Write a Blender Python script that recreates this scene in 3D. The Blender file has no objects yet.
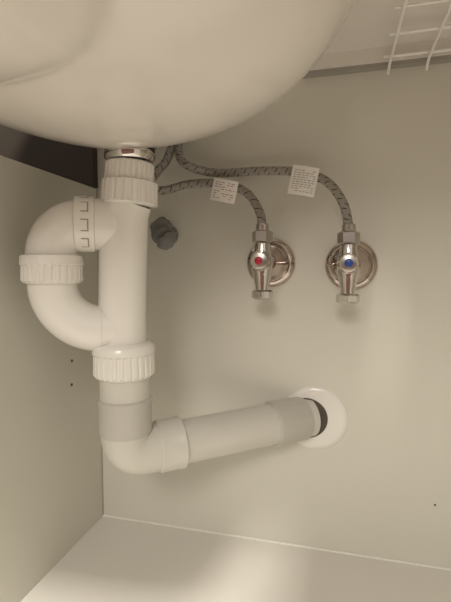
import bpy, bmesh, math, random
from mathutils import Vector, Matrix
random.seed(3)
S=bpy.context.scene
S.view_settings.view_transform='Standard'
S.view_settings.look='None'

# ---------------- materials ----------------
def mat(name,col,rough=.5,metal=0.,noise=0.,nscale=8.,bump=0.,bscale=200.,coat=0.):
    m=bpy.data.materials.new(name); m.use_nodes=True
    nt=m.node_tree; b=nt.nodes['Principled BSDF']
    b.inputs['Base Color'].default_value=(*col,1)
    b.inputs['Roughness'].default_value=rough
    b.inputs['Metallic'].default_value=metal
    if coat: b.inputs['Coat Weight'].default_value=coat; b.inputs['Coat Roughness'].default_value=.12
    tc=nt.nodes.new('ShaderNodeTexCoord')
    if noise:
        n=nt.nodes.new('ShaderNodeTexNoise'); n.inputs['Scale'].default_value=nscale; n.inputs['Detail'].default_value=5
        mx=nt.nodes.new('ShaderNodeMix'); mx.data_type='RGBA'
        mx.inputs[6].default_value=(*[c*(1-noise) for c in col],1)
        mx.inputs[7].default_value=(*[min(1,c*(1+noise)) for c in col],1)
        nt.links.new(tc.outputs['Object'],n.inputs['Vector']); nt.links.new(n.outputs['Fac'],mx.inputs[0])
        nt.links.new(mx.outputs[2],b.inputs['Base Color'])
    if bump:
        n2=nt.nodes.new('ShaderNodeTexNoise'); n2.inputs['Scale'].default_value=bscale
        bp=nt.nodes.new('ShaderNodeBump'); bp.inputs['Strength'].default_value=bump; bp.inputs['Distance'].default_value=.001
        nt.links.new(tc.outputs['Object'],n2.inputs['Vector']); nt.links.new(n2.outputs['Fac'],bp.inputs['Height'])
        nt.links.new(bp.outputs['Normal'],b.inputs['Normal'])
    return m
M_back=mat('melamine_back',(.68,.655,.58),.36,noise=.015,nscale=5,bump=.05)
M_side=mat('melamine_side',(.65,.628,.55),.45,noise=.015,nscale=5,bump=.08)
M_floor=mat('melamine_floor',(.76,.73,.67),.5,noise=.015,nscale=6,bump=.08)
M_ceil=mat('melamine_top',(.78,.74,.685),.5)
M_seam=mat('silicone_seam',(.82,.80,.73),.4)
M_shadow=mat('painted_shadow',(.36,.34,.30),.6)  # darker tone painting the shadow lines under the trim and in the corner
M_slot=mat('slot_shade',(.34,.31,.27),.6)
M_dark=mat('shaded_wall_brown',(.055,.042,.03),.6,noise=.15,nscale=12)  # shade of the wall beyond the side panel, put into a dark brown
M_hole=mat('hole_dark',(.10,.085,.07),.8)
M_cer=mat('ceramic',(.80,.75,.69),.16,noise=.01,nscale=6,coat=.3)
M_pvc=mat('white_plastic',(.84,.812,.76),.24,noise=.01,nscale=30,coat=.25)
M_grey=mat('grey_plastic',(.53,.508,.455),.34,noise=.03,nscale=30)
M_grey2=mat('light_grey_plastic',(.64,.618,.56),.3,noise=.03,nscale=30)
M_chr=mat('chrome',(.66,.63,.60),.08,metal=1)
M_esc=mat('escutcheon_chrome',(.56,.48,.44),.10,metal=1)  # darker red-brown tint stands in for warm reflections in the chrome
M_chr2=mat('satin_nickel',(.50,.46,.42),.28,metal=1)
M_red=mat('red_cap',(.40,.01,.03),.3)
M_blue=mat('blue_cap',(.02,.07,.32),.3)
M_paper=mat('paper',(.82,.79,.74),.7)
M_ink=mat('ink',(.35,.31,.28),.8)
M_inkr=mat('ink_red',(.30,.16,.13),.8)
M_rub=mat('grey_rubber',(.19,.187,.183),.5,noise=.25,nscale=60,bump=.3,bscale=150)
M_wire=mat('white_wire',(.90,.88,.84),.35)
M_blk=mat('black_rubber',(.03,.03,.03),.5)

def braid():
    m=bpy.data.materials.new('braided_steel'); m.use_nodes=True
    nt=m.node_tree;b=nt.nodes['Principled BSDF'];L=nt.links
    uv=nt.nodes.new('ShaderNodeUVMap'); sp=nt.nodes.new('ShaderNodeSeparateXYZ'); L.new(uv.outputs[0],sp.inputs[0])
    def M(op,a,bb=None):
        n=nt.nodes.new('ShaderNodeMath'); n.operation=op
        for i,v in enumerate((a,bb)):
            if v is None: continue
            if isinstance(v,(int,float)): n.inputs[i].default_value=v
            else: L.new(v,n.inputs[i])
        return n.outputs[0]
    u=sp.outputs[0]; v=sp.outputs[1]   # u: around 0..1 ; v: metres along
    A=M('MULTIPLY',v,170.); B=M('MULTIPLY',u,3.)
    f1=M('FRACT',M('ADD',A,B))
    d1=M('LESS_THAN',f1,.20)
    d2=M('LESS_THAN',M('FRACT',M('MULTIPLY',M('SUBTRACT',A,B),.5)),.5)
    dark=M('MULTIPLY',d1,d2)
    fine=M('SINE',M('MULTIPLY',M('SUBTRACT',A,M('MULTIPLY',B,3.)),25.))
    mx=nt.nodes.new('ShaderNodeMix'); mx.data_type='RGBA'
    mx.inputs[6].default_value=(.36,.33,.29,1); mx.inputs[7].default_value=(.03,.026,.022,1)
    L.new(dark,mx.inputs[0]); L.new(mx.outputs[2],b.inputs['Base Color'])
    b.inputs['Metallic'].default_value=.4; b.inputs['Roughness'].default_value=.42
    bp=nt.nodes.new('ShaderNodeBump'); bp.inputs['Strength'].default_value=.4; bp.inputs['Distance'].default_value=.0006
    L.new(fine,bp.inputs['Height']); L.new(bp.outputs[0],b.inputs['Normal'])
    return m
M_braid=braid()

# ---------------- helpers ----------------
def obj(name,me,m,parent=None,smooth=True,angle=None):
    o=bpy.data.objects.new(name,me); S.collection.objects.link(o)
    if m: me.materials.append(m)
    if smooth:
        for p in me.polygons: p.use_smooth=True
        if angle:
            bm=bmesh.new(); bm.from_mesh(me)
            for e in bm.edges:
                if len(e.link_faces)==2 and e.calc_face_angle()>math.radians(angle): e.smooth=False
            bm.to_mesh(me); bm.free()
    if parent: o.parent=parent
    return o
def empty(name,loc=(0,0,0)):
    e=bpy.data.objects.new(name,None); S.collection.objects.link(e); e.empty_display_size=.02
    return e
def from_pf(v,f):
    me=bpy.data.meshes.new('m'); me.from_pydata([tuple(x) for x in v],[],f); me.validate()
    bm=bmesh.new(); bm.from_mesh(me); bmesh.ops.recalc_face_normals(bm,faces=bm.faces); bm.to_mesh(me); bm.free()
    return me
def box(name,x0,x1,y0,y1,z0,z1,m,parent=None,bev=0):
    bm=bmesh.new(); bmesh.ops.create_cube(bm,size=1)
    for v in bm.verts: v.co=Vector(((x0+x1)/2+v.co.x*(x1-x0),(y0+y1)/2+v.co.y*(y1-y0),(z0+z1)/2+v.co.z*(z1-z0)))
    if bev: bmesh.ops.bevel(bm,geom=list(bm.edges),offset=bev,segments=2,affect='EDGES')
    me=bpy.data.meshes.new('m'); bm.to_mesh(me); bm.free()
    return obj(name,me,m,parent,smooth=False)
def frame(d):
    d=Vector(d).normalized(); up=Vector((0,0,1)) if abs(d.z)<.9 else Vector((0,1,0))
    a=d.cross(up).normalized(); b=d.cross(a).normalized(); return a,b,d
def lathe(name,p0,p1,prof,m,parent=None,n=64,rib=None,angle=35,cap=True):
    p0=Vector(p0);p1=Vector(p1);a,b,d=frame(p1-p0)
    V=[];Fc=[]
    if rib: n=rib[0]*8
    for t,r in prof:
        for i in range(n):
            rr=r
            if rib and rib[2]<=t<=rib[3]:
                ph=(i%8)
                rr=r+(0 if ph<5 else -rib[1])
            an=2*math.pi*i/n
            V.append(p0+(p1-p0)*t+(a*math.cos(an)+b*math.sin(an))*rr)
    k=len(prof)
    for j in range(k-1):
        for i in range(n):
            Fc.append((j*n+i,j*n+(i+1)%n,(j+1)*n+(i+1)%n,(j+1)*n+i))
    if cap:
        Fc.append(tuple(range(n))[::-1]); Fc.append(tuple(range((k-1)*n,k*n)))
    return obj(name,from_pf(V,Fc),m,parent,angle=angle)
def catmull(pts,res=10):
    P=[Vector(p) for p in pts]; P=[P[0]*2-P[1]]+P+[P[-1]*2-P[-2]]; out=[]
    for i in range(1,len(P)-2):
        a,b,c,d=P[i-1:i+3]
        for k in range(res):
            t=k/res
            out.append(.5*((2*b)+(c-a)*t+(2*a-5*b+4*c-d)*t*t+(3*b-a-3*c+d)*t**3))
    out.append(P[-2]); return out
def tube(name,pts,r,m,parent=None,n=32,cap=True,angle=40):
    P=[Vector(p) for p in pts]; N=len(P)
    R=r if isinstance(r,(list,tuple)) else [r]*N
    T=[(P[min(i+1,N-1)]-P[max(i-1,0)]).normalized() for i in range(N)]
    a,b,_=frame(T[0]); V=[];L=[0]
    for i in range(N):
        if i:
            a=(a-T[i]*a.dot(T[i])).normalized(); L.append(L[-1]+(P[i]-P[i-1]).length)
        b=T[i].cross(a)
        for k in range(n):
            an=2*math.pi*k/n; V.append(P[i]+(a*math.cos(an)+b*math.sin(an))*R[i])
    Fc=[];UV=[]
    for i in range(N-1):
        for k in range(n):
            Fc.append((i*n+k,i*n+(k+1)%n,(i+1)*n+(k+1)%n,(i+1)*n+k))
            UV+= [(k/n,L[i]),((k+1)/n,L[i]),((k+1)/n,L[i+1]),(k/n,L[i+1])]
    if cap:
        Fc.append(tuple(range(n))[::-1]); UV+=[(0,0)]*n
        Fc.append(tuple(range((N-1)*n,N*n))); UV+=[(0,0)]*n
    me=bpy.data.meshes.new('m'); me.from_pydata([tuple(v) for v in V],[],Fc)
    uv=me.uv_layers.new(name='UVMap')
    for i,c in enumerate(UV): uv.data[i].uv=c
    me.update()
    return obj(name,me,m,parent,angle=angle)

# ---------------- room / cabinet shell ----------------
XL=-.2985; FZ=-.326
BX,BY,BRX,BRY=-.178,-.195,.207,.168     # basin plan ellipse
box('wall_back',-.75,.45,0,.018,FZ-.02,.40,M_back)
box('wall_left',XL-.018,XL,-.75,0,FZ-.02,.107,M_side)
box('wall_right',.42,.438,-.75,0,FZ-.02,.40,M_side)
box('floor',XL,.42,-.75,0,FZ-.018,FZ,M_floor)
box('wall_upper_left',-.75,XL+.002,-.012,-.0005,.108,.36,M_dark)  # wall in shadow above the side panel, darkness painted in
box('wall_far_left',-.77,-.75,-.75,.018,FZ-.02,.40,M_dark)
# board above, cut out around the basin
def ceiling():
    pts=[(.42,0),(.42,-.48)]
    k=1.03
    arc=[]
    for i in range(41):
        a=math.radians(-60+ (110)*i/40)
        arc.append((BX+BRX*k*math.cos(a),BY+BRY*k*math.sin(a)))
    pts.append((arc[0][0],-.48)); pts+=arc; pts.append((arc[-1][0],0))
    n=len(pts); V=[(x,y,.234) for x,y in pts]+[(x,y,.250) for x,y in pts]
    F=[tuple(range(n)),tuple(range(2*n-1,n-1,-1))]+[(i,(i+1)%n,n+(i+1)%n,n+i) for i in range(n)]
    obj('ceiling',from_pf(V,F),M_ceil,smooth=False)
ceiling()
box('trim_1',-.04,.42,-.012,0,.2195,.234,M_ceil)
box('shadow_strip',-.04,.42,-.009,0,.2155,.2195,M_shadow)  # dark strip painting the shadow line below the light trim
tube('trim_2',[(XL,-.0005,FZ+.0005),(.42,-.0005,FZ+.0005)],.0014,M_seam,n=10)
tube('corner_shadow',[(XL+.0003,-.0005,FZ),(XL+.0003,-.0005,.107)],.001,M_shadow,n=10)  # thin grey line painting the shade down the back corner
for i,(y,z) in enumerate([(-.062,-.103),(-.0635,-.131)]):
    lathe('shelf_pin_hole' ,(XL-.001,y,z),(XL+.0004,y,z),[(0,.0019),(1,.0019)],M_hole,n=16)
lathe('screw_hole',(.1094,.001,-.2547),(.1094,-.0004,-.2547),[(0,.0012),(1,.0012)],M_hole,n=12)

# ---------------- wire rack ----------------
rk=empty('wire_rack')
for i in range(9):
    x=.0505+.0368*i
    tube('wire_%d'%i,catmull([(x,-.44,.218),(x,-.3,.218),(x,-.12,.218),(x,-.03,.217),(x-.001,-.017,.213),(x-.002,-.0125,.205)],6),.0014,M_wire,rk,n=12)
for j,y in enumerate([-.061,-.103,-.145,-.187,-.229,-.271,-.313,-.355,-.397]):
    tube('cross_%d'%j,[(.044,y,.2205),(.40,y,.2205)],.0011 if j else .0014,M_wire,rk,n=12)
tube('rail',[(.044,-.018,.2205),(.40,-.018,.2205)],.0015,M_wire,rk,n=12)

# ---------------- basin ----------------
def basin():
    cx,cy=BX,BY; RX,RY=BRX,BRY; zt=.285; zb=.1065
    V=[];Fc=[];n=96
    prof=[]
    H=zt-zb
    for k in range(33):
        ph=math.pi/2*k/32
        prof.append((math.sin(ph)**.78 , zt-H*max(0,math.cos(ph))**.80))
    for k in range(1,4): prof.append((1.0+.004*k, zt+.006*k))
    prof.append((.995,zt+.022)); prof.append((.94,zt+.022))
    for k in range(20,-1,-1):
        ph=math.pi/2*k/20
        prof.append((.90*math.sin(ph), zt+.012-(H-.012)*math.cos(ph)))
    for r,z in prof:
        for i in range(n):
            an=2*math.pi*i/n
            x=cx+RX*r*math.cos(an)
            z2=z+.10*max(0,-.20-x)*max(0,min(1,(zt-z)/H))
            V.append((x,cy+RY*r*math.sin(an),z2))
    k=len(prof)
    for j in range(k-1):
        for i in range(n):
            Fc.append((j*n+i,j*n+(i+1)%n,(j+1)*n+(i+1)%n,(j+1)*n+i))
    me=bpy.data.meshes.new('b'); me.from_pydata(V,[],Fc)
    bm=bmesh.new(); bm.from_mesh(me); bmesh.ops.remove_doubles(bm,verts=bm.verts,dist=1e-6)
    bmesh.ops.recalc_face_normals(bm,faces=bm.faces)
    # front underside swelling of the ceramic
    r=bmesh.ops.create_uvsphere(bm,u_segments=48,v_segments=32,radius=1)
    def sp(t,e): return math.copysign(abs(t)**e,t)
    for v in r['verts']:
        c=v.co
        v.co=Vector((-.254+.150*sp(c.x,.48),-.325+.075*sp(c.y,.6),.190+.083*sp(c.z,.5)))
    bm.to_mesh(me); bm.free()
    o=obj('sink_basin',me,M_cer)
    rm=o.modifiers.new('r','REMESH'); rm.mode='VOXEL'; rm.voxel_size=.0032; rm.use_smooth_shade=True
    sm=o.modifiers.new('s','SMOOTH'); sm.factor=.5; sm.iterations=8
    return o
basin()

# ---------------- drain + trap ----------------
tr=empty('sink_trap')
TY=-.13
lathe('drain_flange',(-.186,TY,.136),(-.186,TY,.102),[(0,.020),(.3,.0215),(.46,.0245),(.54,.0250),(.60,.0245),(.64,.0215),(.78,.0215),(.80,.0232),(.9,.0232),(1,.021)],M_chr,tr)
lathe('gasket',(-.186,TY,.1145),(-.186,TY,.1115),[(0,.0228),(1,.0228)],M_blk,tr)
lathe('top_nut',(-.186,TY,.101),(-.187,TY,.083),[(0,.0205),(.08,.0222),(.85,.0226),(.95,.0226),(1,.022)],M_pvc,tr,rib=(28,.0010,.05,.9))
lathe('top_socket',(-.1862,TY,.0845),(-.1875,TY,.062),[(0,.0225),(.06,.0256),(.8,.0262),(.93,.0262),(1,.0225)],M_pvc,tr,rib=(22,.0012,.05,.85))
pb=[Vector((-.189,TY,.066)),Vector((-.1925,TY,.056)),Vector((-.1935,TY,.045)),Vector((-.195,TY,0)),Vector((-.1962,TY,-.04)),Vector((-.1962,TY,-.075))]
tube('body',pb,[.0228,.0228,.0226,.0222,.0222,.0222],M_pvc,tr,n=64)
e=Vector((-.874,-.485,0)).normalized(); B0=Vector((-.1955,TY,0))
def Q(s,z): q=B0+e*s; return Vector((q.x,q.y,z))
sV=.062
tube('branch',[Q(-.006,.036),Q(.002,.0405),Q(.010,.0432),Q(.020,.0446),Q(.034,.0447)],[.0180,.0222,.0236,.0238,.0238],M_pvc,tr,n=64)
lathe('collar',Q(.0235,.0447),Q(.0415,.0447),[(0,.0238),(.06,.0256),(.94,.0256),(1,.0235)],M_pvc,tr)
R1=.0285
arc=[Q(.030,.0447)]+[Q(sV-R1+R1*math.sin(t),.0447-R1+R1*math.cos(t)) for t in [math.pi/2*k/14 for k in range(15)]]+[Q(sV,.008)]
tube('elbow',arc,.0222,M_pvc,tr,n=64)
# slot outlines in the collar: dark slot with a white insert
for k,an in enumerate([68,30,-8,-46,106,144,182,220]):
    a=math.radians(an)
    fr=Vector((-e.y,e.x,0))
    if fr.y>0: fr=-fr
    for nm,r1,ha,s0,s1,mm in (('slot',.02585,24,.0285,.0350,M_slot),('slot_insert',.02600,19,.0297,.0350,M_pvc)):
        V=[];Fc=[];n=10
        for rr in (.0250,r1):
            for i in range(n+1):
                aa=a+(i/n-.5)*math.radians(ha)
                for s in (s0,s1):
                    V.append(Q(s,.0447)+fr*(rr*math.cos(aa))+Vector((0,0,rr*math.sin(aa))))
        m2=2*(n+1)
        for i in range(n):
            Fc.append((m2+2*i,m2+2*i+1,m2+2*i+3,m2+2*i+2))
        obj('%s_%d'%(nm,k),from_pf(V,Fc),mm,tr,smooth=False)
lathe('loop_nut',Q(sV,.0165),Q(sV,-.0095),[(0,.0235),(.06,.0268),(.35,.0275),(.40,.0262),(.9,.0266),(1,.0235)],M_pvc,tr,rib=(26,.0011,.38,.95))
R2=.043
arc=[Q(sV,.0)]+[Q(sV-R2+R2*math.cos(t),-.0092-R2*math.sin(t)) for t in [math.pi/2*k/18 for k in range(19)]]+[Q(.008,-.0522),Q(-.003,-.0522)]
tube('u_bend',arc,.0215,M_pvc,tr,n=64)
tube('seam_ring',[Q(.0195,-.0522),Q(.0225,-.0522)],.0224,M_pvc,tr,n=64)
lathe('bottom_nut',(-.1952,TY,-.0655),(-.1948,TY,-.0995),[(0,.0235),(.05,.0275),(.12,.0292),(.3,.0298),(.34,.0285),(.88,.0290),(.95,.027),(1,.0245)],M_pvc,tr,rib=(28,.0012,.33,.9))

# ---------------- waste pipe ----------------
wp=empty('waste_pipe')
gx=-.1945
lathe('grey_pipe',(gx,TY,-.096),(gx,TY,-.130),[(0,.0237),(1,.0237)],M_grey2,wp)
lathe('grey_socket',(gx,TY,-.119),(gx,TY,-.1535),[(0,.0240),(.04,.0255),(.12,.0258),(.18,.0252),(.9,.0252),(1,.0245)],M_grey,wp)
PE=Vector((gx,TY,-.174)); PW=Vector((-.031,0,-.168)); pd=(PW-PE).normalized()
rb=.020
A=Vector((gx,TY,-.150)); c1=PE+Vector((0,0,rb)); c2=PE+pd*rb
arc=[A]
for k in range(17):
    t=k/16; arc.append(c1*(1-t)**2+PE*2*t*(1-t)+c2*t*t)
arc.append(PE+pd*.036)
tube('elbow',arc,.0236,M_grey2,wp,n=64)
lathe('elbow_socket',PE+pd*.030,PE+pd*.056,[(0,.0238),(.05,.0253),(.8,.0253),(.85,.0262),(.96,.0262),(1,.0235)],M_grey2,wp)
Lp=(PW-PE).length
lathe('pipe',PE+pd*.05,PE+pd*(Lp+.004),[(0,.0222),(1,.0222)],M_grey2,wp)
lathe('wall_socket',PE+pd*(Lp-.048),PE+pd*(Lp-.005),[(0,.0228),(.04,.0246),(.14,.0250),(.22,.0247),(.92,.0247),(1,.0235)],M_grey,wp)

ro=empty('pipe_rosette')
prof=[(.0005,-.0030),(.0315,-.0030),(.036,-.0022),(.0375,0)]
V=[];Fc=[];n=96
for r,y in prof:
    for i in range(n):
        a=2*math.pi*i/n; V.append((-.0215+r*math.cos(a),y,-.168+r*math.sin(a)))
for j in range(len(prof)-1):
    for i in range(n): Fc.append((j*n+i,j*n+(i+1)%n,(j+1)*n+(i+1)%n,(j+1)*n+i))
obj('ring',from_pf(V,Fc),M_pvc,ro)
V=[(-.031+.0245*math.cos(2*math.pi*i/64),-.0034,-.168+.0235*math.sin(2*math.pi*i/64)) for i in range(64)]
V+=[(x,-.001,z) for x,y,z in V]
obj('hole',from_pf(V,[tuple(range(64))]+[(i,(i+1)%64,64+(i+1)%64,64+i) for i in range(64)]),M_hole,ro,smooth=False)

# ---------------- angle valves ----------------
def valve(name,ex_,ez,ax,cap):
    r=empty(name); y=-.04
    lathe('escutcheon',(ex_,0,ez),(ex_,-.020,ez),[(0,.0278),(.06,.0283),(.14,.0280),(.22,.0268),(.30,.0245),(.34,.0225),(.32,.0212),(.36,.0200),(.46,.0180),(.60,.0155),(.8,.012),(.95,.0098),(1,.009)],M_esc,r)
    lathe('inlet',(ex_,-.012,ez),(ax,y,ez),[(0,.0085),(1,.0085)],M_chr,r)
    lathe('body',(ax,y,ez+.020),(ax,y,ez-.024),[(0,.0082),(.12,.0088),(.25,.0098),(.4,.0112),(.62,.0112),(.75,.0098),(.9,.0088),(1,.0085)],M_chr,r)
    lathe('hex_nut',(ax,y,ez+.0335),(ax,y,ez+.0205),[(0,.0088),(.12,.0112),(.88,.0112),(1,.0088)],M_chr2,r,n=6,angle=20)
    lathe('ferrule',(ax,y,ez+.041),(ax,y,ez+.032),[(0,.0058),(.1,.0068),(.9,.0068),(1,.0062)],M_chr2,r)
    lathe('lower_neck',(ax,y,ez-.022),(ax,y,ez-.032),[(0,.0078),(1,.0072)],M_chr,r)
    lathe('lower_knob',(ax,y,ez-.030),(ax,y,ez-.0405),[(0,.0095),(.15,.0118),(.75,.0118),(.9,.0105),(1,.0085)],M_chr,r,n=8,angle=20)
    lathe('spindle',(ax,y-.006,ez),(ax,y-.016,ez),[(0,.0095),(.5,.0095),(1,.007)],M_chr,r)
    lathe('handle',(ax,y-.014,ez+.001),(ax,y-.024,ez+.001),[(0,.0080),(.2,.0105),(.7,.0105),(.9,.0088),(1,.0060)],M_chr2,r,rib=(8,.0014,.1,.8),angle=25)
    lathe('cap',(ax,y-.0225,ez+.001),(ax,y-.0250,ez+.001),[(0,.0041),(.7,.0041),(1,.0030)],cap,r,n=24)
    return r
valve('angle_valve',-.0737,.0115,-.0772,M_red)
valve('angle_valve',.0159,.0085,.0118,M_blue)

# ---------------- hoses ----------------
HR=.0047
hA=empty('braided_hose')
tube('hose',catmull([(-.182,-.014,.24),(-.184,-.016,.170),(-.187,-.035,.130),(-.1935,-.050,.112),(-.199,-.055,.100),(-.197,-.052,.092),(-.184,-.045,.092),(-.1623,-.03,.1005),(-.1213,-.03,.0985),(-.0952,-.03,.0864),(-.0815,-.035,.0660),(-.0772,-.04,.0500)],12),HR,M_braid,hA,n=24)
hB=empty('braided_hose')
tube('hose',catmull([(-.172,-.012,.24),(-.1755,-.014,.175),(-.1765,-.028,.142),(-.1665,-.033,.1225),(-.1356,-.02,.1137),(-.0837,-.02,.1128),(-.0394,-.025,.1080),(-.0108,-.03,.0950),(.0057,-.035,.0718),(.0118,-.04,.0470)],12),HR,M_braid,hB,n=24)

# ---------------- paper tags ----------------
def tag(name,c,w,h,rot,ink,bend=.002):
    r=empty(name); V=[];Fc=[];nx=8
    ca,sa=math.cos(rot),math.sin(rot)
    def W(x,z,y): return (c[0]+x*ca-z*sa,c[1]+y,c[2]+x*sa+z*ca)
    def yy(x): return -bend*math.sin((x/w+.5)*math.pi)
    for side in (0,1):
        for i in range(nx+1):
            x=(i/nx-.5)*w
            for z in (h/2,-h/2):
                V.append(W(x,z,yy(x)+side*.0006))
    m=2*(nx+1)
    for i in range(nx):
        Fc.append((2*i,2*i+2,2*i+3,2*i+1)); Fc.append((m+2*i,m+2*i+1,m+2*i+3,m+2*i+2))
        Fc.append((2*i,m+2*i,m+2*i+2,2*i+2)); Fc.append((2*i+1,2*i+3,m+2*i+3,m+2*i+1))
    Fc.append((0,1,m+1,m)); Fc.append((m-2,2*m-2,2*m-1,m-1))
    obj('sheet',from_pf(V,Fc),M_paper,r,smooth=False)
    V=[];Fc=[]
    z=h*.36
    while z>-h*.36:
        x=-w*.40
        while x<w*.36:
            l=random.uniform(.06,.14)*w
            if random.random()<.75:
                b=len(V); x1=min(x+l,w*.42)
                for (a,q) in ((x,z),(x1,z),(x1,z-.0007),(x,z-.0007)): V.append(W(a,q,yy(a)-.0003))
                Fc.append((b,b+1,b+2,b+3))
            x+=l+.0013
        z-=.0024
    obj('print',from_pf(V,Fc),ink,r,smooth=False)
    return r
tag('paper_tag',(-.1203,-.0375,.0895),.028,.024,-.22,M_inkr)
tag('paper_tag',(-.0351,-.0335,.0965),.028,.030,-.20,M_ink)

# ---------------- grey rubber plug ----------------
rp=empty('rubber_plug')
lathe('stub',(-.200,0,.046),(-.200,-.030,.044),[(0,.012),(.15,.012),(.2,.0105),(1,.0105)],M_rub,rp)
pts=catmull([(-.199,-.022,.055),(-.197,-.032,.051),(-.190,-.042,.041),(-.181,-.047,.031)],6)
rr=[.0095+.0022*math.sin(i*1.3)+.0012*math.cos(i*2.1) for i in range(len(pts))]; rr[-1]=.006
o=tube('crumpled_end',pts,rr,M_rub,rp,n=20)
for v in o.data.vertices:
    v.co+=Vector((random.uniform(-1,1),random.uniform(-1,1),random.uniform(-1,1)))*.0009

# ---------------- camera ----------------
ps=math.radians(14.4);th=math.radians(3.75)
Fv=Vector((-math.sin(ps)*math.cos(th),math.cos(ps)*math.cos(th),-math.sin(th)))
cd=bpy.data.cameras.new('camera'); cam=bpy.data.objects.new('camera',cd); S.collection.objects.link(cam)
cam.location=(0,-.5,0); cam.rotation_euler=Fv.to_track_quat('-Z','Y').to_euler()
cd.sensor_fit='VERTICAL'; cd.sensor_height=36; cd.lens=430*36/602; cd.clip_start=.005
S.camera=cam

# ---------------- light ----------------
def area(name,loc,tgt,size,e,col):
    l=bpy.data.lights.new(name,'AREA'); l.energy=e; l.size=size; l.color=col
    o=bpy.data.objects.new(name,l); S.collection.objects.link(o); o.location=loc
    o.rotation_euler=(Vector(tgt)-Vector(loc)).to_track_quat('-Z','Y').to_euler(); return o
area('ceiling_lamp',(-.1,-1.16,1.5),(-.1,-.15,-.3),.18,32,(1,.95,.87))
area('front_fill',(-.05,-1.55,.75),(-.1,-.05,-.1),.4,8,(1,.94,.86))  # added soft front fill behind the camera, no visible source
# added backdrop gradient: brown below, dark horizon band for chrome reflections, lighter above
w=bpy.data.worlds.new('w'); S.world=w; w.use_nodes=True
nt=w.node_tree; bg=nt.nodes['Background']
tc=nt.nodes.new('ShaderNodeTexCoord'); sx=nt.nodes.new('ShaderNodeSeparateXYZ'); nt.links.new(tc.outputs['Generated'],sx.inputs[0])
mr=nt.nodes.new('ShaderNodeMapRange'); mr.inputs[1].default_value=-1; mr.inputs[2].default_value=1
nt.links.new(sx.outputs[2],mr.inputs[0])
cr=nt.nodes.new('ShaderNodeValToRGB'); nt.links.new(mr.outputs[0],cr.inputs[0])
el=cr.color_ramp.elements
el[0].position=0; el[0].color=(.34,.18,.13,1)
el[1].position=1; el[1].color=(1,.96,.89,1)
for p,c in ((.42,(.36,.19,.14,1)),(.475,(.05,.025,.02,1)),(.54,(.26,.16,.13,1)),(.62,(.85,.79,.71,1)),(.75,(.95,.90,.82,1))):
    q=el.new(p); q.color=c
nt.links.new(cr.outputs[0],bg.inputs[0]); bg.inputs[1].default_value=.68
